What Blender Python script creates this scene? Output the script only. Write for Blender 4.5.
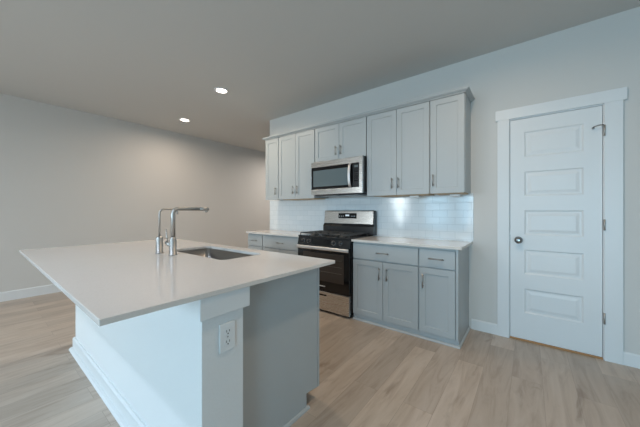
import bpy, bmesh, math, random
from mathutils import Vector, Matrix

random.seed(4)
for o in list(bpy.data.objects):
    bpy.data.objects.remove(o)
SC = bpy.context.scene
COL = SC.collection

# ------------------------------------------------------------------ camera
CAM_H = 1.2313
cam_d = bpy.data.cameras.new('camera')
cam_d.sensor_width = 36.0
cam_d.lens = 268.23 / 640 * 36.0
cam_d.shift_y = -2.05 / 640
cam_d.clip_start = 0.02
cam = bpy.data.objects.new('camera', cam_d)
cam.location = (0, 0, CAM_H)
cam.rotation_euler = (math.pi / 2, 0, 0.6611)
COL.objects.link(cam)
SC.camera = cam

# ------------------------------------------------------------------ light and exposure
SC.view_settings.view_transform = 'Standard'
SC.view_settings.look = 'None'
SC.view_settings.gamma = 1.0
SC.view_settings.exposure = 0.0
SC.view_settings.use_curve_mapping = False

world = bpy.data.worlds.new('daylight')
SC.world = world
world.use_nodes = True
bg = world.node_tree.nodes['Background']
bg.inputs['Color'].default_value = (0.84, 0.94, 1.0, 1)
bg.inputs['Strength'].default_value = 0.69


def area_light(name, loc, rot, sx, sy, energy, color, spread=180.0):
    d = bpy.data.lights.new(name, 'AREA')
    d.shape = 'RECTANGLE'
    d.size, d.size_y = sx, sy
    d.energy = energy
    d.color = color
    d.spread = math.radians(spread)
    o = bpy.data.objects.new(name, d)
    o.location = loc
    o.rotation_euler = rot
    COL.objects.link(o)
    return o


# dimensions of the place (metres)
D = 3.2064          # kitchen wall
H = 2.8426          # ceiling
XL = -5.68          # left wall
XR = 2.6            # right wall
YF = -3.8           # wall behind the camera, with the windows
YH = 7.2            # end of the hall beyond the kitchen wall
KX = -3.6216        # free end of the kitchen wall

# windows behind the camera, the last two added to fill the room: (x0, x1, z0, z1)
WINS = [(-4.40, -3.70, 0.45, 2.20), (-3.10, -2.15, 0.45, 2.20), (-1.90, -1.15, 0.45, 2.20), (0.20, 2.00, 0.08, 2.20)]
WIN_E = [158, 54, 54, 152]
DAY = [(0.86, 0.96, 1.0), (0.42, 0.75, 1.0), (0.46, 0.76, 1.0), (0.45, 0.78, 1.0)]
TILT = [22, 22, 22, 9]
for i, (x0, x1, z0, z1) in enumerate(WINS):
    area_light('daylight_window', ((x0 + x1) / 2, YF - 0.75, (z0 + z1) / 2 + 0.30), (math.pi / 2 - math.radians(TILT[i]), 0, 0),
               x1 - x0 + 0.3, z1 - z0 + 0.2, WIN_E[i], DAY[i], 150)  # lamps outside the openings; the last two are added fill
# recessed ceiling lamps, the last three unseen and added for fill: (x, y), power, colour, label
CANS = [((-3.225, 2.012), 14.8, (1.0, 0.83, 0.62), 'round recessed ceiling light nearer the kitchen cabinets'),
        ((-4.770, 2.262), 11.4, (1.0, 0.82, 0.66), 'round recessed ceiling light nearer the left wall'),
        ((-1.90, -0.90), 27.0, (0.72, 0.83, 1.0), 'added unseen recessed fill light over the living area, behind the island seating side'),
        ((-0.35, 1.75), 14.0, (1.0, 0.76, 0.54), 'added unseen recessed fill light over the kitchen floor, between the island and the white door'),
        ((-4.50, 5.20), 30.0, (1.0, 0.91, 0.82), 'added unseen recessed fill light in the hall behind the kitchen wall')]


# ------------------------------------------------------------------ materials
def mat(name, color, rough=0.5, metal=0.0, spec=0.5, emit=None, estr=0.0, coat=0.0):
    m = bpy.data.materials.new(name)
    m.use_nodes = True
    b = m.node_tree.nodes['Principled BSDF']
    b.inputs['Base Color'].default_value = (*color, 1)
    b.inputs['Roughness'].default_value = rough
    b.inputs['Metallic'].default_value = metal
    b.inputs['Specular IOR Level'].default_value = spec
    b.inputs['Coat Weight'].default_value = coat
    if emit:
        b.inputs['Emission Color'].default_value = (*emit, 1)
        b.inputs['Emission Strength'].default_value = estr
    return m


def nodes(m):
    nt = m.node_tree
    return nt, nt.nodes, nt.links, nt.nodes['Principled BSDF']


def add_bump(m, scale, strength, dist=0.002, detail=3.0):
    nt, N, L, b = nodes(m)
    tc = N.new('ShaderNodeTexCoord')
    n = N.new('ShaderNodeTexNoise')
    n.inputs['Scale'].default_value = scale
    n.inputs['Detail'].default_value = detail
    L.new(tc.outputs['Object'], n.inputs['Vector'])
    bu = N.new('ShaderNodeBump')
    bu.inputs['Strength'].default_value = strength
    bu.inputs['Distance'].default_value = dist
    L.new(n.outputs['Fac'], bu.inputs['Height'])
    L.new(bu.outputs['Normal'], b.inputs['Normal'])
    return m


def brushed(m, axis_scale, amount=0.12):
    """fine brushed grain: roughness varies along stretched noise"""
    nt, N, L, b = nodes(m)
    tc = N.new('ShaderNodeTexCoord')
    mp = N.new('ShaderNodeMapping')
    mp.inputs['Scale'].default_value = axis_scale
    n = N.new('ShaderNodeTexNoise')
    n.inputs['Scale'].default_value = 6.0
    n.inputs['Detail'].default_value = 4.0
    L.new(tc.outputs['Object'], mp.inputs['Vector'])
    L.new(mp.outputs['Vector'], n.inputs['Vector'])
    mr = N.new('ShaderNodeMapRange')
    r = b.inputs['Roughness'].default_value
    mr.inputs['To Min'].default_value = r - amount / 2
    mr.inputs['To Max'].default_value = r + amount / 2
    L.new(n.outputs['Fac'], mr.inputs['Value'])
    L.new(mr.outputs['Result'], b.inputs['Roughness'])
    return m


M = {}
M['wall'] = add_bump(mat('wall_paint', (0.66, 0.645, 0.62), 0.75, spec=0.25), 60, 0.12)
M['ceiling'] = add_bump(mat('ceiling_paint', (0.635, 0.63, 0.61), 0.9, spec=0.1), 45, 0.15)
M['trim'] = mat('white_trim_paint', (0.76, 0.78, 0.79), 0.38)
M['island_white'] = add_bump(mat('island_wall_paint', (0.78, 0.79, 0.79), 0.6, spec=0.3), 90, 0.45, 0.003)
M['cab'] = mat('grey_cabinet_paint', (0.45, 0.478, 0.486), 0.42)
M['cab_in'] = mat('maple_cabinet_interior', (0.52, 0.36, 0.20), 0.5)
M['quartz'] = mat('white_quartz', (0.74, 0.69, 0.645), 0.10)
M['nickel'] = mat('brushed_nickel', (0.50, 0.48, 0.455), 0.46, 1.0)
M['pull'] = mat('pull_nickel', (0.36, 0.36, 0.355), 0.32, 1.0)
M['steel'] = brushed(mat('stainless_steel', (0.66, 0.64, 0.62), 0.27, 1.0), (1, 60, 60))
M['sink_steel'] = brushed(mat('sink_stainless', (0.34, 0.325, 0.31), 0.30, 1.0), (60, 1, 60))
M['handle_steel'] = mat('satin_handle_steel', (0.74, 0.74, 0.75), 0.42, 1.0)
M['rack'] = mat('oven_rack', (0.20, 0.18, 0.16), 0.4)
M['black'] = mat('black_enamel', (0.018, 0.019, 0.021), 0.22)
M['black_matte'] = mat('black_cast_iron', (0.035, 0.037, 0.039), 0.42)
M['black_glass'] = mat('black_glass', (0.006, 0.006, 0.007), 0.06)
M['window_glass'] = mat('oven_window_glass', (0.060, 0.048, 0.040), 0.12)
M['mw_glass'] = mat('microwave_window', (0.135, 0.17, 0.18), 0.12)
M['dark'] = mat('dark_plastic', (0.03, 0.03, 0.033), 0.45)
M['chrome_dark'] = mat('knob_steel', (0.34, 0.35, 0.36), 0.22, 1.0)
M['grey_mark'] = mat('pale_print', (0.55, 0.56, 0.57), 0.5)
M['white_plastic'] = mat('white_plastic', (0.80, 0.82, 0.83), 0.32)
M['slot'] = mat('outlet_slot', (0.03, 0.03, 0.03), 0.7)
M['wood_strip'] = mat('raw_wood', (0.42, 0.22, 0.09), 0.6)
M['display'] = mat('lit_display', (0.02, 0.02, 0.02), 0.2, emit=(0.75, 0.9, 1.0), estr=0.8)
M['lens'] = mat('lamp_lens', (0.9, 0.88, 0.85), 0.4, emit=(1.0, 0.90, 0.78), estr=9.0)
M['vinyl'] = mat('white_vinyl', (0.78, 0.79, 0.80), 0.4)


def glass_pane():
    m = bpy.data.materials.new('window_pane')
    m.use_nodes = True
    nt = m.node_tree
    N, L = nt.nodes, nt.links
    N.remove(N['Principled BSDF'])
    t = N.new('ShaderNodeBsdfTransparent')
    g = N.new('ShaderNodeBsdfGlossy')
    g.inputs['Roughness'].default_value = 0.02
    x = N.new('ShaderNodeMixShader')
    x.inputs[0].default_value = 0.06
    L.new(t.outputs[0], x.inputs[1])
    L.new(g.outputs[0], x.inputs[2])
    L.new(x.outputs[0], N['Material Output'].inputs['Surface'])
    return m


M['pane'] = glass_pane()


def floor_mat():
    m = mat('wood_plank_floor', (0.4, 0.33, 0.27), 0.33)
    nt, N, L, b = nodes(m)
    tc = N.new('ShaderNodeTexCoord')
    sep = N.new('ShaderNodeSeparateXYZ')
    L.new(tc.outputs['Object'], sep.inputs[0])
    cmb = N.new('ShaderNodeCombineXYZ')     # planks run along world Y
    L.new(sep.outputs['Y'], cmb.inputs['X'])
    L.new(sep.outputs['X'], cmb.inputs['Y'])
    br = N.new('ShaderNodeTexBrick')
    br.offset = 0.37
    br.offset_frequency = 2
    br.inputs['Color1'].default_value = (0, 0, 0, 1)
    br.inputs['Color2'].default_value = (1, 1, 1, 1)
    br.inputs['Mortar'].default_value = (0.5, 0.5, 0.5, 1)
    br.inputs['Scale'].default_value = 1.0
    br.inputs['Mortar Size'].default_value = 0.0012
    br.inputs['Mortar Smooth'].default_value = 0.1
    br.inputs['Brick Width'].default_value = 1.22
    br.inputs['Row Height'].default_value = 0.18
    L.new(cmb.outputs[0], br.inputs['Vector'])
    # grain: noise stretched along Y, shifted per plank
    mp = N.new('ShaderNodeMapping')
    mp.inputs['Scale'].default_value = (9.0, 1.1, 1.0)
    L.new(tc.outputs['Object'], mp.inputs['Vector'])
    off = N.new('ShaderNodeVectorMath')
    off.operation = 'MULTIPLY_ADD'
    off.inputs[1].default_value = (7.0, 13.0, 5.0)
    L.new(br.outputs['Color'], off.inputs[0])
    L.new(mp.outputs['Vector'], off.inputs[2])
    n1 = N.new('ShaderNodeTexNoise')
    n1.inputs['Scale'].default_value = 1.6
    n1.inputs['Detail'].default_value = 6.0
    n1.inputs['Roughness'].default_value = 0.6
    n1.inputs['Distortion'].default_value = 1.3
    L.new(off.outputs[0], n1.inputs['Vector'])
    ramp = N.new('ShaderNodeValToRGB')
    e = ramp.color_ramp.elements
    e[0].position, e[0].color = 0.22, (0.36, 0.275, 0.215, 1)
    e[1].position, e[1].color = 0.80, (0.58, 0.49, 0.415, 1)
    k = ramp.color_ramp.elements.new(0.5)
    k.color = (0.50, 0.41, 0.335, 1)
    L.new(n1.outputs['Fac'], ramp.inputs['Fac'])
    tint = N.new('ShaderNodeMapRange')
    tint.inputs['To Min'].default_value = 0.84
    tint.inputs['To Max'].default_value = 1.10
    L.new(br.outputs['Color'], tint.inputs['Value'])
    mul = N.new('ShaderNodeMix')
    mul.data_type = 'RGBA'
    mul.blend_type = 'MULTIPLY'
    mul.inputs[0].default_value = 1.0
    L.new(ramp.outputs['Color'], mul.inputs[6])
    L.new(tint.outputs['Result'], mul.inputs[7])
    mp2 = N.new('ShaderNodeMapping')
    mp2.inputs['Scale'].default_value = (7.0, 2.2, 1.0)
    L.new(tc.outputs['Object'], mp2.inputs['Vector'])
    n2 = N.new('ShaderNodeTexNoise')
    n2.inputs['Scale'].default_value = 1.0
    n2.inputs['Detail'].default_value = 4.0
    n2.inputs['Distortion'].default_value = 0.8
    L.new(mp2.outputs['Vector'], n2.inputs['Vector'])
    kr = N.new('ShaderNodeMapRange')
    kr.interpolation_type = 'SMOOTHSTEP'
    kr.inputs['From Min'].default_value = 0.62
    kr.inputs['From Max'].default_value = 0.80
    kr.inputs['To Max'].default_value = 0.75
    L.new(n2.outputs['Fac'], kr.inputs['Value'])
    knot = N.new('ShaderNodeMix')
    knot.data_type = 'RGBA'
    knot.inputs[7].default_value = (0.24, 0.17, 0.12, 1)
    L.new(kr.outputs['Result'], knot.inputs[0])
    L.new(mul.outputs[2], knot.inputs[6])
    seam = N.new('ShaderNodeMix')
    seam.data_type = 'RGBA'
    seam.inputs[7].default_value = (0.17, 0.12, 0.085, 1)
    sf = N.new('ShaderNodeMath')
    sf.operation = 'MULTIPLY'
    sf.inputs[1].default_value = 0.38
    L.new(br.outputs['Fac'], sf.inputs[0])
    L.new(sf.outputs[0], seam.inputs[0])
    L.new(knot.outputs[2], seam.inputs[6])
    L.new(seam.outputs[2], b.inputs['Base Color'])
    bu = N.new('ShaderNodeBump')
    bu.inputs['Strength'].default_value = 0.12
    bu.inputs['Distance'].default_value = 0.002
    L.new(n1.outputs['Fac'], bu.inputs['Height'])
    L.new(bu.outputs['Normal'], b.inputs['Normal'])
    return m


def tile_mat():
    m = mat('white_subway_tile', (0.74, 0.78, 0.80), 0.12)
    nt, N, L, b = nodes(m)
    tc = N.new('ShaderNodeTexCoord')
    sep = N.new('ShaderNodeSeparateXYZ')
    L.new(tc.outputs['Object'], sep.inputs[0])
    cmb = N.new('ShaderNodeCombineXYZ')
    L.new(sep.outputs['X'], cmb.inputs['X'])
    L.new(sep.outputs['Z'], cmb.inputs['Y'])
    br = N.new('ShaderNodeTexBrick')
    br.offset = 0.5
    br.inputs['Color1'].default_value = (0.72, 0.765, 0.79, 1)
    br.inputs['Color2'].default_value = (0.77, 0.805, 0.825, 1)
    br.inputs['Mortar'].default_value = (0.63, 0.675, 0.70, 1)
    br.inputs['Scale'].default_value = 1.0
    br.inputs['Mortar Size'].default_value = 0.0022
    br.inputs['Mortar Smooth'].default_value = 0.3
    br.inputs['Brick Width'].default_value = 0.156
    br.inputs['Row Height'].default_value = 0.079
    L.new(cmb.outputs[0], br.inputs['Vector'])
    L.new(br.outputs['Color'], b.inputs['Base Color'])
    inv = N.new('ShaderNodeMath')
    inv.operation = 'SUBTRACT'
    inv.inputs[0].default_value = 1.0
    L.new(br.outputs['Fac'], inv.inputs[1])
    n = N.new('ShaderNodeTexNoise')
    n.inputs['Scale'].default_value = 9.0
    L.new(tc.outputs['Object'], n.inputs['Vector'])
    ad = N.new('ShaderNodeMath')
    ad.operation = 'MULTIPLY_ADD'
    ad.inputs[1].default_value = 0.5
    L.new(n.outputs['Fac'], ad.inputs[0])
    L.new(inv.outputs[0], ad.inputs[2])
    bu = N.new('ShaderNodeBump')
    bu.inputs['Strength'].default_value = 0.5
    bu.inputs['Distance'].default_value = 0.0015
    L.new(ad.outputs[0], bu.inputs['Height'])
    L.new(bu.outputs['Normal'], b.inputs['Normal'])
    return m


M['floor'] = floor_mat()
M['tile'] = tile_mat()

# faint flecks in the quartz
nt, N, L, b = nodes(M['quartz'])
_tc = N.new('ShaderNodeTexCoord')
_n = N.new('ShaderNodeTexNoise')
_n.inputs['Scale'].default_value = 140
_n.inputs['Detail'].default_value = 2
L.new(_tc.outputs['Object'], _n.inputs['Vector'])
_r = N.new('ShaderNodeValToRGB')
_r.color_ramp.elements[0].position = 0.30
_r.color_ramp.elements[0].color = (0.715, 0.67, 0.63, 1)
_r.color_ramp.elements[1].position = 0.5
_r.color_ramp.elements[1].color = (0.745, 0.70, 0.66, 1)
L.new(_n.outputs['Fac'], _r.inputs['Fac'])
L.new(_r.outputs['Color'], b.inputs['Base Color'])


# ------------------------------------------------------------------ helpers
WP = {}     # world position of every object built here


def box(bm, x0, x1, y0, y1, z0, z1):
    v = [bm.verts.new(p) for p in ((x0, y0, z0), (x1, y0, z0), (x1, y1, z0), (x0, y1, z0),
                                   (x0, y0, z1), (x1, y0, z1), (x1, y1, z1), (x0, y1, z1))]
    for f in ((0, 3, 2, 1), (4, 5, 6, 7), (0, 1, 5, 4), (1, 2, 6, 5), (2, 3, 7, 6), (3, 0, 4, 7)):
        bm.faces.new([v[i] for i in f])
    return bm


def boxes(*bs):
    bm = bmesh.new()
    for b_ in bs:
        box(bm, *b_)
    return bm


def prism(bm, prof, axis, a0, a1):
    """closed profile (list of 2D points) extruded along axis 'x' (profile y,z), 'y' (x,z) or 'z' (x,y)"""
    def mk(p, a):
        return {'x': (a, p[0], p[1]), 'y': (p[0], a, p[1]), 'z': (p[0], p[1], a)}[axis]
    lo = [bm.verts.new(mk(p, a0)) for p in prof]
    hi = [bm.verts.new(mk(p, a1)) for p in prof]
    n = len(prof)
    bm.faces.new(lo)
    bm.faces.new(list(reversed(hi)))
    for i in range(n):
        j = (i + 1) % n
        bm.faces.new((lo[i], hi[i], hi[j], lo[j]))
    return bm


def tube(bm, pts, r, seg=14, cap=True):
    pts = [Vector(p) for p in pts]
    rs = r if isinstance(r, (list, tuple)) else [r] * len(pts)
    t0 = (pts[1] - pts[0]).normalized()
    nrm = t0.orthogonal().normalized()
    rings = []
    for i, p in enumerate(pts):
        if i == 0:
            t = t0
        elif i == len(pts) - 1:
            t = (pts[i] - pts[i - 1]).normalized()
        else:
            t = ((pts[i] - pts[i - 1]).normalized() + (pts[i + 1] - pts[i]).normalized())
            t = t.normalized() if t.length > 1e-6 else (pts[i + 1] - pts[i]).normalized()
        nrm = (nrm - t * nrm.dot(t)).normalized()
        bi = t.cross(nrm)
        rings.append([bm.verts.new(p + (nrm * math.cos(a) + bi * math.sin(a)) * rs[i])
                      for a in (2 * math.pi * k / seg for k in range(seg))])
    for a, b_ in zip(rings, rings[1:]):
        for k in range(seg):
            f = bm.faces.new((a[k], a[(k + 1) % seg], b_[(k + 1) % seg], b_[k]))
            f.smooth = True
    if cap:
        bm.faces.new(list(reversed(rings[0])))
        bm.faces.new(rings[-1])
    return bm


def lathe(bm, c, axis, prof, seg=28):
    """prof: list of (distance along axis, radius) - solid of revolution from centre c"""
    ax = Vector(axis)
    return tube_rings(bm, [(Vector(c) + ax * d, r) for d, r in prof], ax, seg)


def tube_rings(bm, pr, ax, seg):
    nrm = ax.orthogonal().normalized()
    bi = ax.normalized().cross(nrm)
    rings = [[bm.verts.new(p + (nrm * math.cos(a) + bi * math.sin(a)) * max(r, 1e-4))
              for a in (2 * math.pi * k / seg for k in range(seg))] for p, r in pr]
    for a, b_ in zip(rings, rings[1:]):
        for k in range(seg):
            f = bm.faces.new((a[k], a[(k + 1) % seg], b_[(k + 1) % seg], b_[k]))
            f.smooth = True
    bm.faces.new(list(reversed(rings[0])))
    bm.faces.new(rings[-1])
    return bm


def arc(c, r, a0, a1, n, plane='yz'):
    out = []
    for i in range(n + 1):
        a = math.radians(a0 + (a1 - a0) * i / n)
        u, v = r * math.cos(a), r * math.sin(a)
        out.append({'yz': (c[0], c[1] + u, c[2] + v), 'xz': (c[0] + u, c[1], c[2] + v),
                    'xy': (c[0] + u, c[1] + v, c[2])}[plane])
    return out


def panelled(bm, x0, x1, z0, z1, yf, th, panels, prof, s=-1):
    """door leaf whose face looks towards s*Y at y=yf, with panels cut by prof = [(inset, depth), ...]"""
    xs = sorted({x0, x1} | {p[0] for p in panels} | {p[1] for p in panels})
    zs = sorted({z0, z1} | {p[2] for p in panels} | {p[3] for p in panels})
    V = {}

    def vert(x, y, z):
        k = (round(x, 5), round(y, 5), round(z, 5))
        if k not in V:
            V[k] = bm.verts.new((x, y, z))
        return V[k]

    def at(d):
        return yf - s * d

    def quad(r, y):
        return [vert(r[0], y, r[2]), vert(r[1], y, r[2]), vert(r[1], y, r[3]), vert(r[0], y, r[3])]
    for xa, xb in zip(xs, xs[1:]):
        for za, zb in zip(zs, zs[1:]):
            inside = [p for p in panels if p[0] <= xa + 1e-6 and xb <= p[1] + 1e-6 and p[2] <= za + 1e-6 and zb <= p[3] + 1e-6]
            if not inside:
                bm.faces.new(quad((xa, xb, za, zb), yf))
            else:
                prev = quad((xa, xb, za, zb), yf)
                for ins, dep in prof:
                    r = (xa + ins, xb - ins, za + ins, zb - ins)
                    cur = [bm.verts.new((px, at(dep), pz)) for px, pz in
                           ((r[0], r[2]), (r[1], r[2]), (r[1], r[3]), (r[0], r[3]))]
                    for k in range(4):
                        bm.faces.new((prev[k], prev[(k + 1) % 4], cur[(k + 1) % 4], cur[k]))
                    prev = cur
                bm.faces.new(prev)
    yb = at(th)
    # sides and back
    def rim(fixed, vals, mk):
        for a, b_ in zip(vals, vals[1:]):
            bm.faces.new((vert(*mk(a, yf)), vert(*mk(b_, yf)), vert(*mk(b_, yb)), vert(*mk(a, yb))))
    rim(None, zs, lambda z, y: (x0, y, z))
    rim(None, zs, lambda z, y: (x1, y, z))
    rim(None, xs, lambda x, y: (x, y, z0))
    rim(None, xs, lambda x, y: (x, y, z1))
    for xa, xb in zip(xs, xs[1:]):
        for za, zb in zip(zs, zs[1:]):
            bm.faces.new(quad((xa, xb, za, zb), yb))
    return bm


def tag(o, label=None, cat=None, group=None, kind=None):
    if label:
        o['label'] = label
    if cat:
        o['category'] = cat
    if group:
        o['group'] = group
    if kind:
        o['kind'] = kind
    return o


def thing(name, loc, label, cat, group=None):
    o = bpy.data.objects.new(name, None)
    o.empty_display_size = 0.1
    o.location = loc
    COL.objects.link(o)
    WP[o.name] = Vector(loc)
    return tag(o, label, cat, group)


def obj(name, bm, m, parent=None, bevel=0.0, seg=2, label=None):
    """link bm (world coordinates) as ONE mesh object, under its parent if it is a part"""
    bmesh.ops.recalc_face_normals(bm, faces=bm.faces[:])
    lo = Vector([min(v.co[i] for v in bm.verts) for i in range(3)])
    hi = Vector([max(v.co[i] for v in bm.verts) for i in range(3)])
    c = (lo + hi) / 2
    bmesh.ops.translate(bm, verts=bm.verts[:], vec=-c)
    me = bpy.data.meshes.new(name)
    bm.to_mesh(me)
    bm.free()
    me.materials.append(M[m])
    o = bpy.data.objects.new(name, me)
    COL.objects.link(o)
    if parent is not None:
        o.parent = parent
        o.location = c - WP[parent.name]
    else:
        o.location = c
    WP[o.name] = c
    if bevel:
        md = o.modifiers.new('bevel', 'BEVEL')
        md.width = bevel
        md.segments = seg
        md.limit_method = 'ANGLE'
        md.angle_limit = math.radians(40)
    if label:
        o['label'] = label
    return o


def struct(name, bm, m, label, cat, bevel=0.0):
    o = obj(name, bm, m, None, bevel)
    return tag(o, label, cat, None, 'structure')


# ------------------------------------------------------------------ the room
struct('floor', boxes((XL - 0.15, XR + 0.15, YF - 0.15, YH + 0.15, -0.12, 0.0)), 'floor',
       'beige wood plank floor running through the kitchen', 'floor')
struct('ceiling', boxes((XL - 0.15, XR + 0.15, YF - 0.15, YH + 0.15, H, H + 0.12)), 'ceiling',
       'flat white painted ceiling with two recessed lights', 'ceiling')
struct('wall_left', boxes((XL - 0.12, XL, YF - 0.12, YH + 0.12, 0, H)), 'wall',
       'long plain beige wall at the left behind the island', 'wall')
struct('wall_right', boxes((XR, XR + 0.12, YF - 0.12, YH + 0.12, 0, H)), 'wall',
       'plain wall closing the room on the right', 'wall')
struct('wall_hall', boxes((XL, XR, YH, YH + 0.12, 0, H)), 'wall',
       'plain wall at the end of the hall beyond the kitchen', 'wall')
# kitchen wall with the door opening
DX0, DX1, DZ = -0.145, 0.488, 2.117
O0, O1, OZ = DX0 - 0.022, DX1 + 0.022, DZ + 0.022
struct('wall_back', boxes((KX, O0, D, D + 0.12, 0, H), (O1, XR, D, D + 0.12, 0, H), (O0, O1, D, D + 0.12, OZ, H)),
       'wall', 'pale kitchen wall behind the cabinets and around the white door', 'wall')
# wall behind the camera; its third window and glass door are added for light
bm = bmesh.new()
xs = XL
for x0, x1, z0, z1 in WINS:
    box(bm, xs, x0, YF - 0.12, YF, 0, H)
    box(bm, x0, x1, YF - 0.12, YF, 0, z0)
    box(bm, x0, x1, YF - 0.12, YF, z1, H)
    xs = x1
box(bm, xs, XR, YF - 0.12, YF, 0, H)
struct('wall_front', bm, 'wall', 'plain wall with two windows, plus an added window and added glass door facing the kitchen', 'wall')
for i, (x0, x1, z0, z1) in enumerate(WINS):
    w = 0.05
    ya, yb = YF - 0.09, YF - 0.04
    zm = (z0 + z1) / 2
    parts = [(x0, x0 + w, ya, yb, z0, z1), (x1 - w, x1, ya, yb, z0, z1),
             (x0 + w, x1 - w, ya, yb, z0, z0 + w), (x0 + w, x1 - w, ya, yb, z1 - w, z1),
             (x0 + w, x1 - w, ya, yb, zm - w / 2, zm + w / 2)]
    if x1 - x0 > 1.5:
        xm = (x0 + x1) / 2
        parts[-1] = (xm - w, xm + w, ya, yb, z0 + w, z1 - w)
    f = struct('window_%d' % (i + 1), boxes(*parts), 'vinyl',
               ['white framed window at the corner', 'white framed window at the middle',
                'added unseen white framed window right of the middle, for fill light', 'added unseen wide glass patio door with white frame, for fill light'][i], 'window', 0.004)
    obj('pane', boxes((x0 + w, x1 - w, YF - 0.068, YF - 0.062, z0 + w, z1 - w)), 'pane', f)


def base_prof(y, s=-1, h=0.105, t=0.014):
    return [(y, 0), (y + s * t, 0), (y + s * t, h - 0.012), (y + s * t * 0.5, h), (y, h)]


bm = bmesh.new()
prism(bm, [(XL, 0), (XL + 0.015, 0), (XL + 0.015, 0.12), (XL + 0.006, 0.132), (XL, 0.132)], 'y', YF, YH)
struct('baseboard_left', bm, 'trim', 'white baseboard along the long left wall', 'baseboard')
bm = bmesh.new()
prism(bm, base_prof(D), 'x', -0.474, -0.2465)
prism(bm, base_prof(D), 'x', 0.6, XR)
struct('baseboard_back', bm, 'trim', 'white baseboard on the kitchen wall on both sides of the door', 'baseboard')

# ------------------------------------------------------------------ the door
PX0, PX1 = -0.024, 0.366
rows = [(0.275, 0.490), (0.645, 0.862), (1.018, 1.233), (1.385, 1.603), (1.757, 1.980)]
bm = bmesh.new()
panelled(bm, DX0 + 0.003, DX1 - 0.003, 0.016, DZ - 0.003, D + 0.004, 0.035,
         [(PX0 - 0.008, PX1 + 0.008, a - 0.008, b_ + 0.008) for a, b_ in rows],
         [(0.004, 0.003), (0.012, 0.009), (0.026, 0.009), (0.050, 0.003)])
door = struct('door_1', bm, 'trim', 'white five-panel interior door in the kitchen wall', 'door')
# knob
kx, kz = -0.077, 0.957
kb = bmesh.new()
lathe(kb, (kx, D + 0.004, kz), (0, -1, 0), [(0.0, 0.033), (0.004, 0.033), (0.008, 0.030), (0.010, 0.012), (0.028, 0.011),
                                            (0.033, 0.019), (0.041, 0.029), (0.052, 0.031), (0.061, 0.026), (0.066, 0.012), (0.067, 0.002)])
obj('door_knob', kb, 'chrome_dark', door, label='round satin nickel door knob')
obj('strike_plate', boxes((DX0 - 0.004, DX0 + 0.004, D - 0.0015, D + 0.012, 0.955, 1.005)), 'pull', door)
for hz in (1.90, 1.12, 0.347):
    hb = bmesh.new()
    tube(hb, [(DX1 + 0.006, D - 0.024, hz - 0.045), (DX1 + 0.006, D - 0.024, hz + 0.045)], 0.006, 10)
    box(hb, DX1 + 0.0005, DX1 + 0.0045, D - 0.022, D + 0.004, hz - 0.044, hz + 0.044)
    obj('hinge', hb, 'nickel', door)
sb = bmesh.new()
tube(sb, [(DX1 + 0.006, D - 0.010, 1.948), (DX1 - 0.004, D - 0.022, 1.950), (DX1 - 0.035, D - 0.032, 1.947), (DX1 - 0.058, D - 0.028, 1.938)], 0.004, 8)
tube(sb, [(DX1 - 0.056, D - 0.028, 1.938), (DX1 - 0.060, D - 0.006, 1.932)], [0.006, 0.008], 10)
obj('hinge_stop', sb, 'pull', door, label='bent metal hinge-pin door stop at the top hinge')

# casing: jambs, legs and a taller head board
cb = boxes((O0, DX0, D - 0.002, D + 0.118, 0, OZ), (DX1, O1, D - 0.002, D + 0.118, 0, OZ),
           (DX0, DX1, D - 0.002, D + 0.118, DZ, OZ),
           (DX0, DX0 + 0.012, D + 0.042, D + 0.06, 0, DZ), (DX1 - 0.012, DX1, D + 0.042, D + 0.06, 0, DZ))
box(cb, -0.246, DX0 - 0.005, D - 0.019, D - 0.0005, 0, 2.127)
box(cb, DX1 + 0.005, 0.599, D - 0.019, D - 0.0005, 0, 2.127)
struct('trim_1', cb, 'trim', 'flat white casing boards around the white door', 'door casing', 0.0015)
struct('trim_2', boxes((-0.262, 0.621, D - 0.0205, D - 0.0005, 2.127, 2.226)), 'trim',
       'white header board on top of the door casing', 'door casing', 0.0015)
struct('trim_3', boxes((DX0, DX1, D - 0.010, D + 0.05, 0.0, 0.0145)), 'wood_strip',
       'brown wooden threshold strip under the white door', 'threshold', 0.002)


# ------------------------------------------------------------------ cabinets
def pull_v(x, y, z0, z1, s=-1):
    b_ = bmesh.new()
    yo = y + s * 0.028
    tube(b_, [(x, yo, z0), (x, yo, z1)], 0.0058, 10)
    for z in (z0 + 0.018, z1 - 0.018):
        tube(b_, [(x, y - s * 0.001, z), (x, yo, z)], 0.0045, 8)
    return b_


def pull_h(x0, x1, y, z, s=-1):
    b_ = bmesh.new()
    yo = y + s * 0.028
    tube(b_, [(x0, yo, z), (x1, yo, z)], 0.0058, 10)
    for x in (x0 + 0.018, x1 - 0.018):
        tube(b_, [(x, y - s * 0.001, z), (x, yo, z)], 0.0045, 8)
    return b_


SHAKER = [(0.0015, 0.0075)]


def cab_door(parent, x0, x1, z0, z1, yf, hx, hz0, hz1, st=0.057, s=-1):
    b_ = bmesh.new()
    panelled(b_, x0, x1, z0, z1, yf, 0.019, [(x0 + st, x1 - st, z0 + st, z1 - st)], SHAKER, s)
    d = obj('door', b_, 'cab', parent, 0.0012, 1)
    if hx is not None:
        obj('handle', pull_v(hx, yf, hz0, hz1, s), 'pull', d, label='brushed nickel bar handle')
    return d


def drawer(parent, x0, x1, z0, z1, yf, hx0, hx1, s=-1):
    d = obj('drawer', boxes((x0, x1, min(yf, yf - s * 0.019), max(yf, yf - s * 0.019), z0, z1)), 'cab', parent, 0.0018, 2)
    obj('handle', pull_h(hx0, hx1, yf, (z0 + z1) / 2, s), 'pull', d, label='brushed nickel bar handle')
    return d


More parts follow.
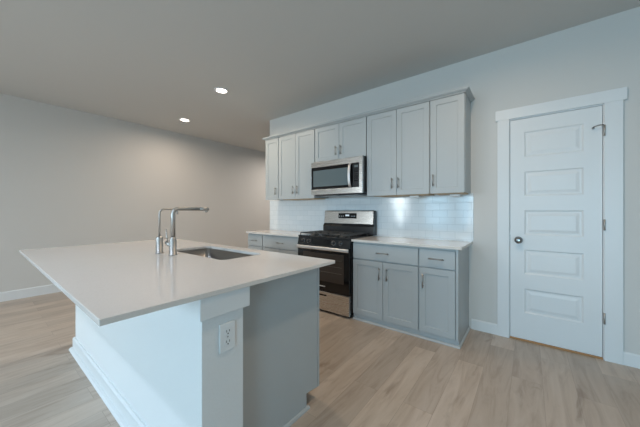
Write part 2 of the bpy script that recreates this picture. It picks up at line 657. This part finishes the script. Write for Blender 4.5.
def shell(x0, x1, y0, y1, z0, z1, t=0.016, open_top=False, open_front=False):
    b_ = bmesh.new()
    box(b_, x0, x0 + t, y0, y1, z0, z1)
    box(b_, x1 - t, x1, y0, y1, z0, z1)
    box(b_, x0 + t, x1 - t, y1 - t, y1, z0, z1)
    box(b_, x0 + t, x1 - t, y0, y1 - t, z0, z0 + t)
    if not open_top:
        box(b_, x0 + t, x1 - t, y0, y1 - t, z1 - t, z1)
    if not open_front:
        box(b_, x0 + t, x1 - t, y0, y0 + t, z0 + t, z1 - t)
    return b_


UG = 'grey shaker upper cabinets along the kitchen wall'
UY = 2.878
UZ0, UZ1 = 1.415, 2.372


def upper(x0, x1, z0, z1, splits, handles, label, hz=(1.488, 1.606), wood=None, blocks=()):
    t = thing('upper_cabinet', ((x0 + x1) / 2, D, z0), label, 'cabinet', UG)
    yb = D - (0.012 if z0 < 1.6 else 0.0005)
    obj('carcass', shell(x0, x1, UY + 0.021, D - 0.0005 if z0 > 1.6 else D - 0.0005, z0 + 0.008, z1), 'cab', t, 0.001, 1)
    ed = [x0] + splits + [x1]
    for (a, b_), hx in zip(zip(ed, ed[1:]), handles):
        cab_door(t, a + (0.005 if a == x0 else 0.002), b_ - (0.005 if b_ == x1 else 0.002), z0, z1 - 0.004, UY, hx, hz[0], hz[1])
    if wood:
        obj('bottom_panel', boxes((wood[0], wood[1], UY + 0.03, D - 0.02, z0 - 0.004, z0 + 0.0075)), 'cab_in', t,
            label='raw wood underside')
    for bx in blocks:
        obj('spacer_block', boxes((bx - 0.05, bx + 0.05, UY + 0.16, UY + 0.24, z0 - 0.026, z0 - 0.0045)), 'white_plastic', t, 0.002,
            label='small white block under the cabinet')
    return t


upper(-3.358, -3.057, UZ0, UZ1, [], [-3.107],
      'narrow grey upper cabinet with one door, leftmost above the backsplash', wood=None)
upper(-3.055, -2.333, UZ0, UZ1, [-2.690], [-2.733, -2.655],
      'grey two-door upper cabinet just left of the microwave', wood=(-2.98, -2.38), blocks=())
upper(-2.331, -1.535, 1.900, UZ1, [-1.930], [-1.972, -1.895],
      'short grey two-door upper cabinet directly above the microwave', hz=(1.958, 2.078))
upper(-1.533, -0.806, UZ0, UZ1, [-1.162], [-1.209, -1.135],
      'grey two-door upper cabinet just right of the microwave', wood=(-1.45, -0.84), blocks=(-1.02,))
upper(-0.804, -0.4815, UZ0, UZ1, [], [-0.768],
      'grey one-door upper cabinet at the right end, nearest the white door', wood=(-0.78, -0.50), blocks=(-0.60,))

# crown moulding across all upper cabinets, returning to the wall at both ends
CZ0, CZ1 = UZ1 + 0.0005, 2.412
prof = [(0.0, 0.0), (0.005, 0.0), (0.005, 0.007), (0.012, 0.0115), (0.024, 0.0170), (0.031, 0.0225), (0.032, 0.0270), (0.037, 0.0275), (0.037, 0.0395), (0.0, 0.0395)]
XA, XB, YC = -3.358, -0.4815, UY + 0.002
bm = bmesh.new()
# sweep with mitred corners: path left return -> front -> right return
loops = []
for px, py, ox, oy in ((XA, D - 0.001, -1, 0), (XA, YC, -1, -1), (XB, YC, 1, -1), (XB, D - 0.001, 1, 0)):
    loops.append([bm.verts.new((px + ox * (o - 0.02 * 0), py + oy * o, CZ0 + z)) for o, z in prof])
n = len(prof)
for a, b_ in zip(loops, loops[1:]):
    for k in range(n):
        bm.faces.new((a[k], a[(k + 1) % n], b_[(k + 1) % n], b_[k]))
bm.faces.new(loops[0])
bm.faces.new(loops[-1])
# flat top board behind the moulding
box(bm, XA + 0.001, XB - 0.001, YC + 0.001, D - 0.002, CZ0 + 0.012, CZ0 + 0.024)
tag(obj('crown_molding', bm, 'cab'), 'grey stepped crown molding along the top of the upper cabinets', 'molding')

BG = 'grey shaker base cabinets along the kitchen wall'
BY = 2.655            # door fronts
SLAB0, SLAB1 = 0.889, 0.914


def base(x0, x1, doors, handles, dh, label, side=None):
    t = thing('base_cabinet', ((x0 + x1) / 2, D, 0), label, 'cabinet', BG)
    obj('carcass', shell(x0, x1, BY + 0.0205, D - 0.0005, 0.068, SLAB0 - 0.0005), 'cab', t, 0.001, 1)
    drawer(t, x0 + 0.006, x1 - 0.006, 0.702, 0.868, BY, dh[0], dh[1])
    ed = [x0] + doors + [x1]
    for (a, b_), hx in zip(zip(ed, ed[1:]), handles):
        cab_door(t, a + (0.006 if a == x0 else 0.0025), b_ - (0.006 if b_ == x1 else 0.0025), 0.073, 0.690, BY, hx, 0.500, 0.632)
    x1k = x1 if side is None else side
    obj('toe_kick', boxes((x0, x1k - (0.0 if side is None else 0.0), BY + 0.024, BY + 0.032, 0.0, 0.066)), 'cab', t)
    sb_ = bmesh.new()
    prism(sb_, [(BY + 0.0235, 0), (BY + 0.002, 0), (BY + 0.002, 0.006), (BY + 0.010, 0.016), (BY + 0.0235, 0.021)], 'x',
          x0, x1k + (0.0 if side is None else 0.014))
    if side is not None:
        prism(sb_, [(side + 0.0005, 0), (side + 0.014, 0), (side + 0.014, 0.006), (side + 0.009, 0.015), (side + 0.0005, 0.019)], 'y',
              BY + 0.0235, D - 0.015)
        e_ = bmesh.new()
        prism(e_, [(BY + 0.0325, 0.0), (D - 0.0005, 0.0), (D - 0.0005, SLAB0 - 0.0005), (BY + 0.002, SLAB0 - 0.0005), (BY + 0.002, 0.068), (BY + 0.0325, 0.068)],
              'x', x1 + 0.0005, side)
        obj('end_panel', e_, 'cab', t, 0.001, 1)
    obj('shoe_molding', sb_, 'cab', t)
    return t


RX0, RX1 = -2.400, -1.604      # the range
base(-1.592, -0.848, [-1.222], [-1.256, -1.172], (-1.290, -1.150),
     'grey base cabinet with one wide drawer over two doors, right of the range')
base(-0.847, -0.517, [], [-0.802], (-0.748, -0.612),
     'grey base cabinet with one drawer over one door, nearest the white door', side=-0.497)
base(-3.165, -2.409, [-2.787], [-2.81, -2.735], (-2.84, -2.70),
     'grey base cabinet with a wide drawer, just left of the range')
base(-3.515, -3.166, [], [-3.21], (-3.40, -3.28),
     'narrow grey base cabinet at the far left end of the kitchen wall')

CY = 2.634
tag(obj('countertop', boxes((-1.597, -0.4665, CY, D - 0.0005, SLAB0, SLAB1)), 'quartz', None, 0.002, 2),
    'short white quartz countertop between the range and the white door', 'countertop', 'white quartz countertops')
tag(obj('countertop', boxes((-3.536, -2.406, CY, D - 0.0005, SLAB0, SLAB1)), 'quartz', None, 0.002, 2),
    'white quartz countertop left of the range, below the leftmost upper cabinets', 'countertop', 'white quartz countertops')
# tile: two panels' width in one continuous splash; its grid counts from its own centre
tz0, tz1 = SLAB1 + 0.0005, UZ0 + 0.007
tbm = boxes((-3.612, -0.456, D - 0.010, D - 0.0002, tz0, tz1))
tile = tag(obj('tile_backsplash', tbm, 'tile', None, 0.001, 1),
           'glossy white subway tile backsplash between counter and upper cabinets', 'backsplash')

# ------------------------------------------------------------------ gas range
rng = thing('gas_range', ((RX0 + RX1) / 2, 2.9, 0), 'stainless and black gas range standing between the base cabinets', 'range')
RF = 2.604            # front of the door
obj('body', boxes((RX0, RX1, RF + 0.045, D - 0.015, 0.032, 0.900)), 'black', rng, 0.003)
obj('drawer', boxes((RX0 + 0.006, RX1 - 0.006, RF + 0.004, RF + 0.044, 0.028, 0.258)), 'steel', rng, 0.006, 3,
    label='stainless storage drawer')
dr = [c for c in rng.children if c.name.startswith('drawer')][0]
hb = boxes((-2.27, -1.93, RF + 0.0025, RF + 0.0038, 0.203, 0.222))
obj('finger_slot', hb, 'black', dr, label='dark finger slot')
# oven door
od = obj('oven_door', boxes((RX0 + 0.004, RX1 - 0.004, RF, RF + 0.043, 0.265, 0.792)), 'black_glass', rng, 0.005, 3)
obj('window', boxes((RX0 + 0.10, RX1 - 0.075, RF - 0.0012, RF - 0.0002, 0.385, 0.725)), 'window_glass', od,
    label='brownish see-through window with oven racks')
for z in (0.50, 0.575, 0.65):
    rb = bmesh.new()
    tube(rb, [(RX0 + 0.12, RF - 0.0016, z), (RX1 - 0.10, RF - 0.0016, z)], 0.0014, 6)
    obj('rack_line', rb, 'rack', od)
lb = bmesh.new()
cxm = (RX0 + RX1) / 2
tube(lb, [(cxm - 0.055, RF - 0.0008, 0.322), (cxm + 0.055, RF - 0.0008, 0.322)], 0.0065, 8)
obj('badge', lb, 'grey_mark', od, label='small pale oval badge')
hb = bmesh.new()
prism(hb, [(RF - 0.034, 0.768), (RF - 0.026, 0.760), (RF - 0.016, 0.764), (RF - 0.014, 0.792), (RF - 0.020, 0.803), (RF - 0.029, 0.801), (RF - 0.035, 0.790)],
      'x', RX0 + 0.012, RX1 - 0.001)
for x in (RX0 + 0.05, RX1 - 0.05):
    box(hb, x - 0.014, x + 0.014, RF - 0.026, RF + 0.001, 0.768, 0.788)
obj('handle', hb, 'handle_steel', od, 0.003, 2, label='broad stainless bar handle')
# control panel, leaning back
cp = bmesh.new()
prism(cp, [(RF - 0.004, 0.800), (RF + 0.044, 0.800), (RF + 0.060, 0.912), (RF + 0.022, 0.912)], 'x', RX0 + 0.001, RX1 - 0.001)
ctrl = obj('control_panel', cp, 'black', rng, 0.004, 2)
sl = Vector((0, 0.026, 0.112)).normalized()
nr = Vector((0, -0.112, 0.026)).normalized()
pc = Vector((0, RF + 0.009, 0.856))
gp = bmesh.new()
vs = []
for x, t in ((cxm - 0.17, -0.036), (cxm + 0.13, -0.036), (cxm + 0.13, 0.036), (cxm - 0.17, 0.036)):
    vs.append(Vector((x, 0, 0)) + pc + sl * t)
q = [gp.verts.new(v + nr * 0.0015) for v in vs] + [gp.verts.new(v - nr * 0.0015) for v in vs]
for f in ((0, 1, 2, 3), (7, 6, 5, 4), (0, 4, 5, 1), (1, 5, 6, 2), (2, 6, 7, 3), (3, 7, 4, 0)):
    gp.faces.new([q[i] for i in f])
obj('center_panel', gp, 'black_glass', ctrl)
for x in (RX0 + 0.095, RX0 + 0.185, RX1 - 0.225, RX1 - 0.125):
    kb = bmesh.new()
    c = Vector((x, 0, 0)) + pc
    lathe(kb, c, nr, [(0.0, 0.026), (0.006, 0.026), (0.008, 0.0215), (0.026, 0.0195), (0.030, 0.017), (0.031, 0.002)], 22)
    k = obj('knob', kb, 'dark', ctrl)
    rb = bmesh.new()
    lathe(rb, c + nr * 0.0002, nr, [(0.0, 0.0285), (0.0045, 0.0285), (0.0065, 0.0265)], 26)
    obj('knob_ring', rb, 'chrome_dark', k)
# cooktop
ck = obj('cooktop', boxes((RX0, RX1, RF + 0.012, 3.190, 0.9005, 0.924)), 'black', rng, 0.006, 3)
for bx, by, br_ in ((RX0 + 0.17, 2.76, 0.045), (RX1 - 0.17, 2.76, 0.050), (RX0 + 0.17, 2.98, 0.040), (RX1 - 0.17, 2.98, 0.035), (cxm, 2.87, 0.045)):
    bb = bmesh.new()
    lathe(bb, (bx, by, 0.924), (0, 0, 1), [(0, br_ * 1.25), (0.004, br_ * 1.2), (0.006, br_), (0.014, br_), (0.0145, br_ * 0.85), (0.021, br_ * 0.83), (0.023, br_ * 0.75), (0.0232, 0.002)], 24)
    obj('burner', bb, 'black_matte', ck)


def grate(x0, x1):
    g_ = bmesh.new()
    y0, y1, z0, z1 = RF + 0.03, 3.075, 0.946, 0.958
    w = 0.012
    box(g_, x0, x1, y0, y0 + w, z0, z1)
    box(g_, x0, x1, y1 - w, y1, z0, z1)
    box(g_, x0, x0 + w, y0 + w, y1 - w, z0, z1)
    box(g_, x1 - w, x1, y0 + w, y1 - w, z0, z1)
    for yy in (y0 + (y1 - y0) * .26, (y0 + y1) / 2, y0 + (y1 - y0) * .74):
        box(g_, x0 + w, x1 - w, yy - w / 2, yy + w / 2, z0 + 0.0005, z1 - 0.0005)
    xm = (x0 + x1) / 2
    for ya, yb in ((y0 + w, y0 + 0.11), (y1 - 0.11, y1 - w), ((y0 + y1) / 2 - .06, (y0 + y1) / 2 - w / 2), ((y0 + y1) / 2 + w / 2, (y0 + y1) / 2 + .06)):
        box(g_, xm - w / 2, xm + w / 2, ya, yb, z0 + 0.001, z1)
    for fx in (x0, x1 - w):
        for fy in (y0, y1 - w):
            box(g_, fx + 0.001, fx + w - 0.001, fy + 0.001, fy + w - 0.001, 0.9235, z0)
    return g_


obj('grate', grate(RX0 + 0.018, cxm - 0.003), 'black_matte', ck, 0.002, 1)
obj('grate', grate(cxm + 0.003, RX1 - 0.018), 'black_matte', ck, 0.002, 1)
# backguard
gb = bmesh.new()
prism(gb, [(3.094, 0.9245), (3.188, 0.9245), (3.188, 1.226), (3.178, 1.238), (3.150, 1.240), (3.136, 1.230), (3.118, 1.060), (3.094, 1.03)],
      'x', RX0 + 0.050, RX1 + 0.055)
gd = obj('backguard', gb, 'black', rng, 0.004, 2, label='black back panel')
fb = bmesh.new()
prism(fb, [(3.1105, 1.066), (3.1175, 1.066), (3.1355, 1.230), (3.151, 1.2405), (3.151, 1.2445), (3.138, 1.2435), (3.128, 1.234)], 'x', RX0 + 0.058, RX1 + 0.038)
fs = obj('backguard_face', fb, 'steel', gd, 0.0015, 1, label='stainless face')
p0, p1 = Vector((0, 3.1105, 1.066)), Vector((0, 3.128, 1.234))
def facepatch(x0, x1, t0, t1, off=0.0018):
    b_ = bmesh.new()
    d_ = p1 - p0
    nn = Vector((0, -d_.z, d_.y)).normalized()
    ps = [p0 + d_ * t0, p0 + d_ * t1]
    q_ = []
    for k in (off, 0.0001):
        for x, t in ((x0, 0), (x1, 0), (x1, 1), (x0, 1)):
            q_.append(b_.verts.new(Vector((x, 0, 0)) + ps[t] + nn * k))
    for f in ((0, 1, 2, 3), (7, 6, 5, 4), (0, 4, 5, 1), (1, 5, 6, 2), (2, 6, 7, 3), (3, 7, 4, 0)):
        b_.faces.new([q_[i] for i in f])
    return b_
dp = obj('display_panel', facepatch(cxm - 0.098, cxm + 0.192, 0.42, 0.84), 'black_glass', fs)
obj('clock_display', facepatch(cxm + 0.017, cxm + 0.077, 0.60, 0.73, 0.003), 'display', dp, label='small lit clock')
for x in (-0.125, -0.095, -0.065, 0.065, 0.09, 0.115):
    obj('button_mark', facepatch(cxm + 0.047 + x - 0.006, cxm + 0.047 + x + 0.006, 0.56, 0.64, 0.0024), 'grey_mark', dp)
for fx in (RX0 + 0.03, RX1 - 0.03):
    for fy in (RF + 0.07, 3.12):
        lg = bmesh.new()
        tube(lg, [(fx, fy, 0.0), (fx, fy, 0.012), (fx, fy, 0.0325)], [0.020, 0.020, 0.014], 12)
        obj('foot', lg, 'black_matte', rng)
obj('kick_panel', boxes((RX0 + 0.02, RX1 - 0.02, RF + 0.05, RF + 0.06, 0.012, 0.0318)), 'black_matte', rng)

# ------------------------------------------------------------------ microwave
MX0, MX1, MZ0, MZ1, MF = -2.318, -1.540, 1.452, 1.886, 2.786
mw = thing('microwave', ((MX0 + MX1) / 2, D, MZ0), 'stainless over-the-range microwave under the short upper cabinet', 'microwave')
obj('body', boxes((MX0 + 0.004, MX1, MF + 0.030, D - 0.011, MZ0 + 0.012, MZ1 + 0.008)), 'black', mw, 0.003)
fr = bmesh.new()
y0, y1 = MF, MF + 0.029
box(fr, MX0, MX1, y0, y1, MZ1 - 0.072, MZ1)
box(fr, MX0, MX1, y0, y1, MZ0, MZ0 + 0.070)
box(fr, MX1 - 0.042, MX1, y0, y1, MZ0 + 0.070, MZ1 - 0.072)
box(fr, MX0, MX0 + 0.003, y0, y1, MZ0 + 0.070, MZ1 - 0.072)
obj('front_frame', fr, 'steel', mw, 0.003, 2, label='stainless front frame')
dg = obj('door_glass', boxes((MX0 + 0.0035, -1.668, MF + 0.004, MF + 0.0285, MZ0 + 0.0705, MZ1 - 0.0725)), 'black_glass', mw)
obj('window', boxes((MX0 + 0.035, -1.740, MF + 0.0025, MF + 0.0038, MZ0 + 0.105, MZ1 - 0.115)), 'mw_glass', dg,
    label='bluish grey window')
hp = []
for i in range(13):
    u = i / 12
    hp.append((-1.702, MF - 0.012 - 0.032 * math.sin(math.pi * u) ** 0.7, MZ0 + 0.075 + (MZ1 - MZ0 - 0.147) * u))
hb = bmesh.new()
for i in range(12):
    pass
prev = None
rings = []
for (x, y, z) in hp:
    rings.append([hb.verts.new((x - 0.016, y, z)), hb.verts.new((x + 0.016, y, z)), hb.verts.new((x + 0.016, y + 0.014, z)), hb.verts.new((x - 0.016, y + 0.014, z))])
for a, b_ in zip(rings, rings[1:]):
    for k in range(4):
        hb.faces.new((a[k], a[(k + 1) % 4], b_[(k + 1) % 4], b_[k]))
hb.faces.new(rings[0]); hb.faces.new(rings[-1])
for z in (MZ0 + 0.082, MZ1 - 0.080):
    box(hb, -1.714, -1.690, MF - 0.004, MF + 0.0042, z - 0.008, z + 0.008)
obj('handle', hb, 'handle_steel', dg, 0.003, 2, label='bowed stainless handle')
ct = obj('control_panel', boxes((-1.667, MX1 - 0.0425, MF + 0.004, MF + 0.0285, MZ0 + 0.0705, MZ1 - 0.0725)), 'black', mw)
obj('display', boxes((-1.650, -1.600, MF + 0.0022, MF + 0.0038, MZ1 - 0.125, MZ1 - 0.100)), 'mw_glass', ct)
for r_ in range(6):
    for c_ in range(3):
        bx = -1.648 + c_ * 0.020
        bz = MZ1 - 0.155 - r_ * 0.026
        obj('button', boxes((bx, bx + 0.013, MF + 0.0026, MF + 0.0038, bz - 0.006, bz + 0.006)), 'black_glass', ct)
vb = bmesh.new()
prism(vb, [(MF + 0.034, MZ0 + 0.0115), (MF + 0.06, MZ0 - 0.012), (D - 0.07, MZ0 - 0.012), (D - 0.03, MZ0 + 0.0115)], 'x', MX0 + 0.03, MX1 - 0.05)
un = obj('vent_hood', vb, 'dark', mw)
obj('grease_filter', boxes((MX0 + 0.12, MX0 + 0.36, MF + 0.1, D - 0.12, MZ0 - 0.015, MZ0 - 0.0125)), 'pull', un)
obj('grease_filter', boxes((MX1 - 0.38, MX1 - 0.14, MF + 0.1, D - 0.12, MZ0 - 0.015, MZ0 - 0.0125)), 'pull', un)

# ------------------------------------------------------------------ island
IW_Y0, IW_Y1 = 0.550, 0.745
IX0, IX1 = -3.195, -1.020
IT0, IT1 = 0.893, 0.914
isl = thing('kitchen_island', ((IX0 + IX1) / 2, 1.0, 0), 'kitchen island with white back wall and grey end panel in the foreground', 'kitchen island')
obj('back_wall', boxes((IX0, IX1, IW_Y0, IW_Y1, 0, IT0 - 0.0005)), 'island_white', isl, 0.002, 2, label='white painted knee wall')
cap = bmesh.new()
box(cap, IX1 + 0.0003, IX1 + 0.018, 0.5335, 0.768, 0.803, IT0 - 0.0005)
box(cap, IX1 - 0.068, IX1 + 0.0003, IW_Y1 + 0.0005, 0.768, 0.803, IT0 - 0.0005)
obj('cap_board', cap, 'trim', isl, 0.002, 2, label='white trim board under the counter edge')
bb = bmesh.new()
prism(bb, base_prof(IW_Y0 - 0.0003, -1, 0.110, 0.017), 'x', IX0 - 0.013, IX1 + 0.013)
prism(bb, [(IX1 + 0.0003, 0), (IX1 + 0.013, 0), (IX1 + 0.013, 0.098), (IX1 + 0.006, 0.11), (IX1 + 0.0003, 0.11)], 'y', IW_Y0, IW_Y1)
prism(bb, [(IX0 - 0.0003, 0), (IX0 - 0.013, 0), (IX0 - 0.013, 0.098), (IX0 - 0.006, 0.11), (IX0 - 0.0003, 0.11)], 'y', IW_Y0, IW_Y1)
obj('baseboard', bb, 'trim', isl, label='white baseboard')
sm = bmesh.new()
prism(sm, [(IW_Y0 - 0.0176, 0), (IW_Y0 - 0.040, 0), (IW_Y0 - 0.040, 0.006), (IW_Y0 - 0.031, 0.017), (IW_Y0 - 0.0176, 0.022)], 'x', IX0 - 0.027, IX1 + 0.027)
obj('shoe_molding', sm, 'trim', isl, label='white shoe molding')
IPX = -1.092         # grey end panel face
FY = 1.399           # cabinet fronts towards the range
obj('carcass', shell(IX0, IPX - 0.0165, IW_Y1 + 0.001, FY - 0.024, 0.078, IT0 - 0.0005, open_top=True), 'cab', isl)
ep = bmesh.new()
prism(ep, [(IW_Y1 + 0.0005, 0), (1.268, 0), (1.268, 0.098), (FY - 0.024, 0.082), (FY - 0.024, IT0 - 0.0005), (IW_Y1 + 0.0005, IT0 - 0.0005)],
      'x', IPX - 0.016, IPX)
obj('end_panel', ep, 'cab', isl, 0.001, 1, label='plain grey end panel')
obj('toe_kick', boxes((IX0 + 0.001, IPX - 0.0165, 1.250, 1.268, 0, 0.0775)), 'cab', isl)
es = bmesh.new()
prism(es, [(IPX + 0.0005, 0), (IPX + 0.014, 0), (IPX + 0.014, 0.006), (IPX + 0.008, 0.016), (IPX + 0.0005, 0.02)], 'y', IW_Y1 + 0.014, 1.285)
prism(es, [(1.2685, 0), (1.285, 0), (1.285, 0.006), (1.278, 0.016), (1.2685, 0.02)], 'x', IX0 + 0.001, IPX + 0.0005)
obj('shoe_molding', es, 'cab', isl, label='grey shoe molding')
nd = 5
for i in range(nd):
    xa = IX0 + (IPX - IX0) * i / nd
    xb = IX0 + (IPX - IX0) * (i + 1) / nd
    if i == 0:
        continue
    cab_door(isl, xa + 0.003, xb - (0.003 if i < nd - 1 else 0.001), 0.080, 0.880, FY, xb - 0.04, 0.66, 0.79, s=1)
# dishwasher-width plain front at the far end
obj('front_panel', boxes((IX0 + 0.003, IX0 + (IPX - IX0) / nd - 0.003, FY - 0.019, FY, 0.080, 0.880)), 'cab', isl, 0.002)


def rrect(x0, x1, y0, y1, r, n=6):
    out = []
    for cx_, cy_, a0 in ((x1 - r, y1 - r, 0), (x0 + r, y1 - r, 90), (x0 + r, y0 + r, 180), (x1 - r, y0 + r, 270)):
        for i in range(n + 1):
            a = math.radians(a0 + 90 * i / n)
            out.append((cx_ + r * math.cos(a), cy_ + r * math.sin(a)))
    return out


SX0, SX1, SY0, SY1 = -2.335, -1.570, 0.985, 1.325
CT = (-3.317, -0.9936, 0.2231, 1.4389)
inner = rrect(SX0, SX1, SY0, SY1, 0.045)
bm = bmesh.new()
rings_ = {}
for z in (IT0, IT1):
    o_ = [bm.verts.new((x, y, z)) for x, y in ((CT[0], CT[2]), (CT[1], CT[2]), (CT[1], CT[3]), (CT[0], CT[3]))]
    i_ = [bm.verts.new((x, y, z)) for x, y in inner]
    ed = []
    for lp in (o_, i_):
        for k in range(len(lp)):
            ed.append(bm.edges.new((lp[k], lp[(k + 1) % len(lp)])))
    bmesh.ops.triangle_fill(bm, edges=ed, use_beauty=True, use_dissolve=False)
    rings_[z] = (o_, i_)
for j in (0, 1):
    a, b_ = rings_[IT0][j], rings_[IT1][j]
    for k in range(len(a)):
        bm.faces.new((a[k], a[(k + 1) % len(a)], b_[(k + 1) % len(a)], b_[k]))
tag(obj('island_countertop', bm, 'quartz', None, 0.0025, 2),
    'large white quartz island countertop with a sink cut into it', 'countertop', 'white quartz countertops')

# sink
snk = thing('sink', ((SX0 + SX1) / 2, (SY0 + SY1) / 2, 0.68), 'undermount stainless steel sink set into the island countertop', 'sink')
bm = bmesh.new()
spec_ = [(-0.022, IT0 - 0.0008, 0.06), (0.004, IT0 - 0.0008, 0.042), (0.006, 0.74, 0.05), (0.012, 0.705, 0.055), (0.035, 0.688, 0.06), (0.12, 0.684, 0.03)]
spec_in = spec_ + [(0.12, 0.681, 0.03), (0.033, 0.685, 0.06), (0.009, 0.702, 0.056), (0.002, 0.74, 0.05), (0.0, IT0 - 0.004, 0.044), (-0.022, IT0 - 0.004, 0.06)]
lps = []
for ins, z, r_ in spec_in:
    lps.append([bm.verts.new((x, y, z)) for x, y in rrect(SX0 + ins, SX1 - ins, SY0 + ins, SY1 - ins, r_)])
for a, b_ in zip(lps, lps[1:]):
    if a is lps[5]:
        continue
    for k in range(len(a)):
        f = bm.faces.new((a[k], a[(k + 1) % len(a)], b_[(k + 1) % len(a)], b_[k]))
        f.smooth = True
bm.faces.new(lps[5])
bm.faces.new(lps[6])
a, b_ = lps[-1], lps[0]
for k in range(len(a)):
    bm.faces.new((a[k], a[(k + 1) % len(a)], b_[(k + 1) % len(a)], b_[k]))
obj('basin', bm, 'sink_steel', snk)
bm = bmesh.new()
lathe(bm, ((SX0 + SX1) / 2, (SY0 + SY1) / 2, 0.6842), (0, 0, 1), [(0, 0.055), (0.002, 0.055), (0.003, 0.042), (0.001, 0.036), (0.001, 0.002)], 28)
obj('drain', bm, 'chrome_dark', snk)

# faucet: tall square-cornered spout reaching over the sink
fx, fy = -2.045, 0.885
fct = thing('kitchen_faucet', (fx, fy, IT1), 'tall brushed nickel faucet with a straight spout reaching over the sink', 'faucet')
bm = bmesh.new()
lathe(bm, (fx, fy, IT1 + 0.0003), (0, 0, 1), [(0, 0.029), (0.004, 0.029), (0.006, 0.025), (0.115, 0.0235), (0.128, 0.0175), (0.13, 0.016)], 28)
body = obj('base', bm, 'nickel', fct)
bm = bmesh.new()
pts = [(fx, fy, IT1 + 0.125), (fx, fy, 1.210)] + arc((fx, fy + 0.040, 1.212), 0.040, 180, 90, 8)[1:] + [(fx, fy + 0.20, 1.2515)]
tube(bm, pts, [0.0155] * 2 + [0.0150] * 4 + [0.0140] * (len(pts) - 6), 18)
obj('spout', bm, 'nickel', fct)
bm = bmesh.new()
tube(bm, [(fx, fy + 0.2002, 1.2515), (fx, fy + 0.268, 1.2505), (fx, fy + 0.275, 1.2495)], [0.0148, 0.0140, 0.010], 18)
tube(bm, [(fx, fy + 0.255, 1.240), (fx, fy + 0.257, 1.226)], [0.012, 0.011], 14)
obj('spray_head', bm, 'nickel', fct)
bm = bmesh.new()
tube(bm, [(fx - 0.018, fy - 0.004, 0.985), (fx - 0.075, fy - 0.012, 1.000)], [0.0175, 0.0165], 16)
hl = obj('handle', bm, 'nickel', fct)
bm = bmesh.new()
tube(bm, [(fx - 0.062, fy - 0.010, 1.010), (fx - 0.070, fy - 0.014, 1.045), (fx - 0.074, fy - 0.016, 1.10)], [0.005, 0.0045, 0.004], 10)
obj('lever', bm, 'nickel', hl)

tx, ty = -2.225, 0.864
tap = thing('filtered_water_tap', (tx, ty, IT1), 'slim gooseneck water tap left of the tall kitchen faucet on the island', 'tap')
bm = bmesh.new()
lathe(bm, (tx, ty, IT1 + 0.0003), (0, 0, 1), [(0, 0.027), (0.004, 0.027), (0.005, 0.0245), (0.118, 0.0245), (0.124, 0.022), (0.126, 0.006)], 26)
obj('base', bm, 'nickel', tap)
bm = bmesh.new()
pts = [(tx, ty, 1.035), (tx, ty, 1.212)] + arc((tx, ty + 0.035, 1.214), 0.035, 180, 90, 8)[1:] + [(tx, ty + 0.10, 1.249)] + \
    arc((tx, ty + 0.105, 1.221), 0.028, 90, 0, 6)[1:] + [(tx, ty + 0.133, 1.208)]
tube(bm, pts, 0.0068, 12)
obj('spout', bm, 'nickel', tap)

# outlet on the end of the island wall
ol = thing('electrical_outlet', (IX1, 0.662, 0.697), 'white duplex electrical outlet on the end of the island wall', 'outlet')
bm = boxes((IX1 + 0.0002, IX1 + 0.007, 0.624, 0.700, 0.637, 0.757))
pl = obj('cover_plate', bm, 'white_plastic', ol, 0.004, 3)
for zc in (0.719, 0.675):
    rc = bmesh.new()
    prism(rc, [(0.662 + 0.0175 * math.cos(a) * 1.0, zc + 0.0145 * math.sin(a)) for a in (2 * math.pi * k / 20 for k in range(20))], 'x', IX1 + 0.0068, IX1 + 0.0085)
    r_ = obj('receptacle', rc, 'white_plastic', pl)
for zc in (0.719, 0.675):
    sl_ = boxes((IX1 + 0.0084, IX1 + 0.0089, 0.654, 0.6565, zc - 0.001, zc + 0.008),
                (IX1 + 0.0084, IX1 + 0.0089, 0.6675, 0.670, zc - 0.001, zc + 0.008),
                (IX1 + 0.0084, IX1 + 0.0089, 0.6595, 0.6645, zc - 0.010, zc - 0.005))
    obj('slot', sl_, 'slot', pl)
bm = bmesh.new()
tube(bm, [(IX1 + 0.0068, 0.662, 0.697), (IX1 + 0.0078, 0.662, 0.697)], 0.0032, 12)
obj('screw', bm, 'pull', pl)

# ------------------------------------------------------------------ recessed lights, two in view and three added for fill
for (lx, ly), pw, pcol, lab in CANS:
    t = thing('recessed_light', (lx, ly, H), lab, 'ceiling light', 'recessed ceiling lights')
    bm = bmesh.new()
    prof_ = [(0.066, H - 0.0003), (0.092, H - 0.0003), (0.092, H - 0.004), (0.086, H - 0.008), (0.070, H - 0.010), (0.066, H - 0.006)]
    sg = 36
    rr = [[bm.verts.new((lx + r * math.cos(2 * math.pi * k / sg), ly + r * math.sin(2 * math.pi * k / sg), z)) for k in range(sg)] for r, z in prof_]
    for i in range(len(rr)):
        a, b_ = rr[i], rr[(i + 1) % len(rr)]
        for k in range(sg):
            bm.faces.new((a[k], a[(k + 1) % sg], b_[(k + 1) % sg], b_[k]))
    obj('trim_ring', bm, 'vinyl', t)
    bm = bmesh.new()
    lathe(bm, (lx, ly, H - 0.0003), (0, 0, -1), [(0, 0.0655), (0.006, 0.0655), (0.007, 0.05), (0.0072, 0.002)], 32)
    obj('lens', bm, 'lens', t, label='glowing lens')
    d = bpy.data.lights.new('lamp', 'AREA')
    d.shape = 'DISK'
    d.size = 0.12
    d.energy = pw
    d.color = pcol
    d.spread = math.radians(170)
    o = bpy.data.objects.new('lamp', d)
    o.location = (0, 0, -0.016)
    o.parent = t
    COL.objects.link(o)
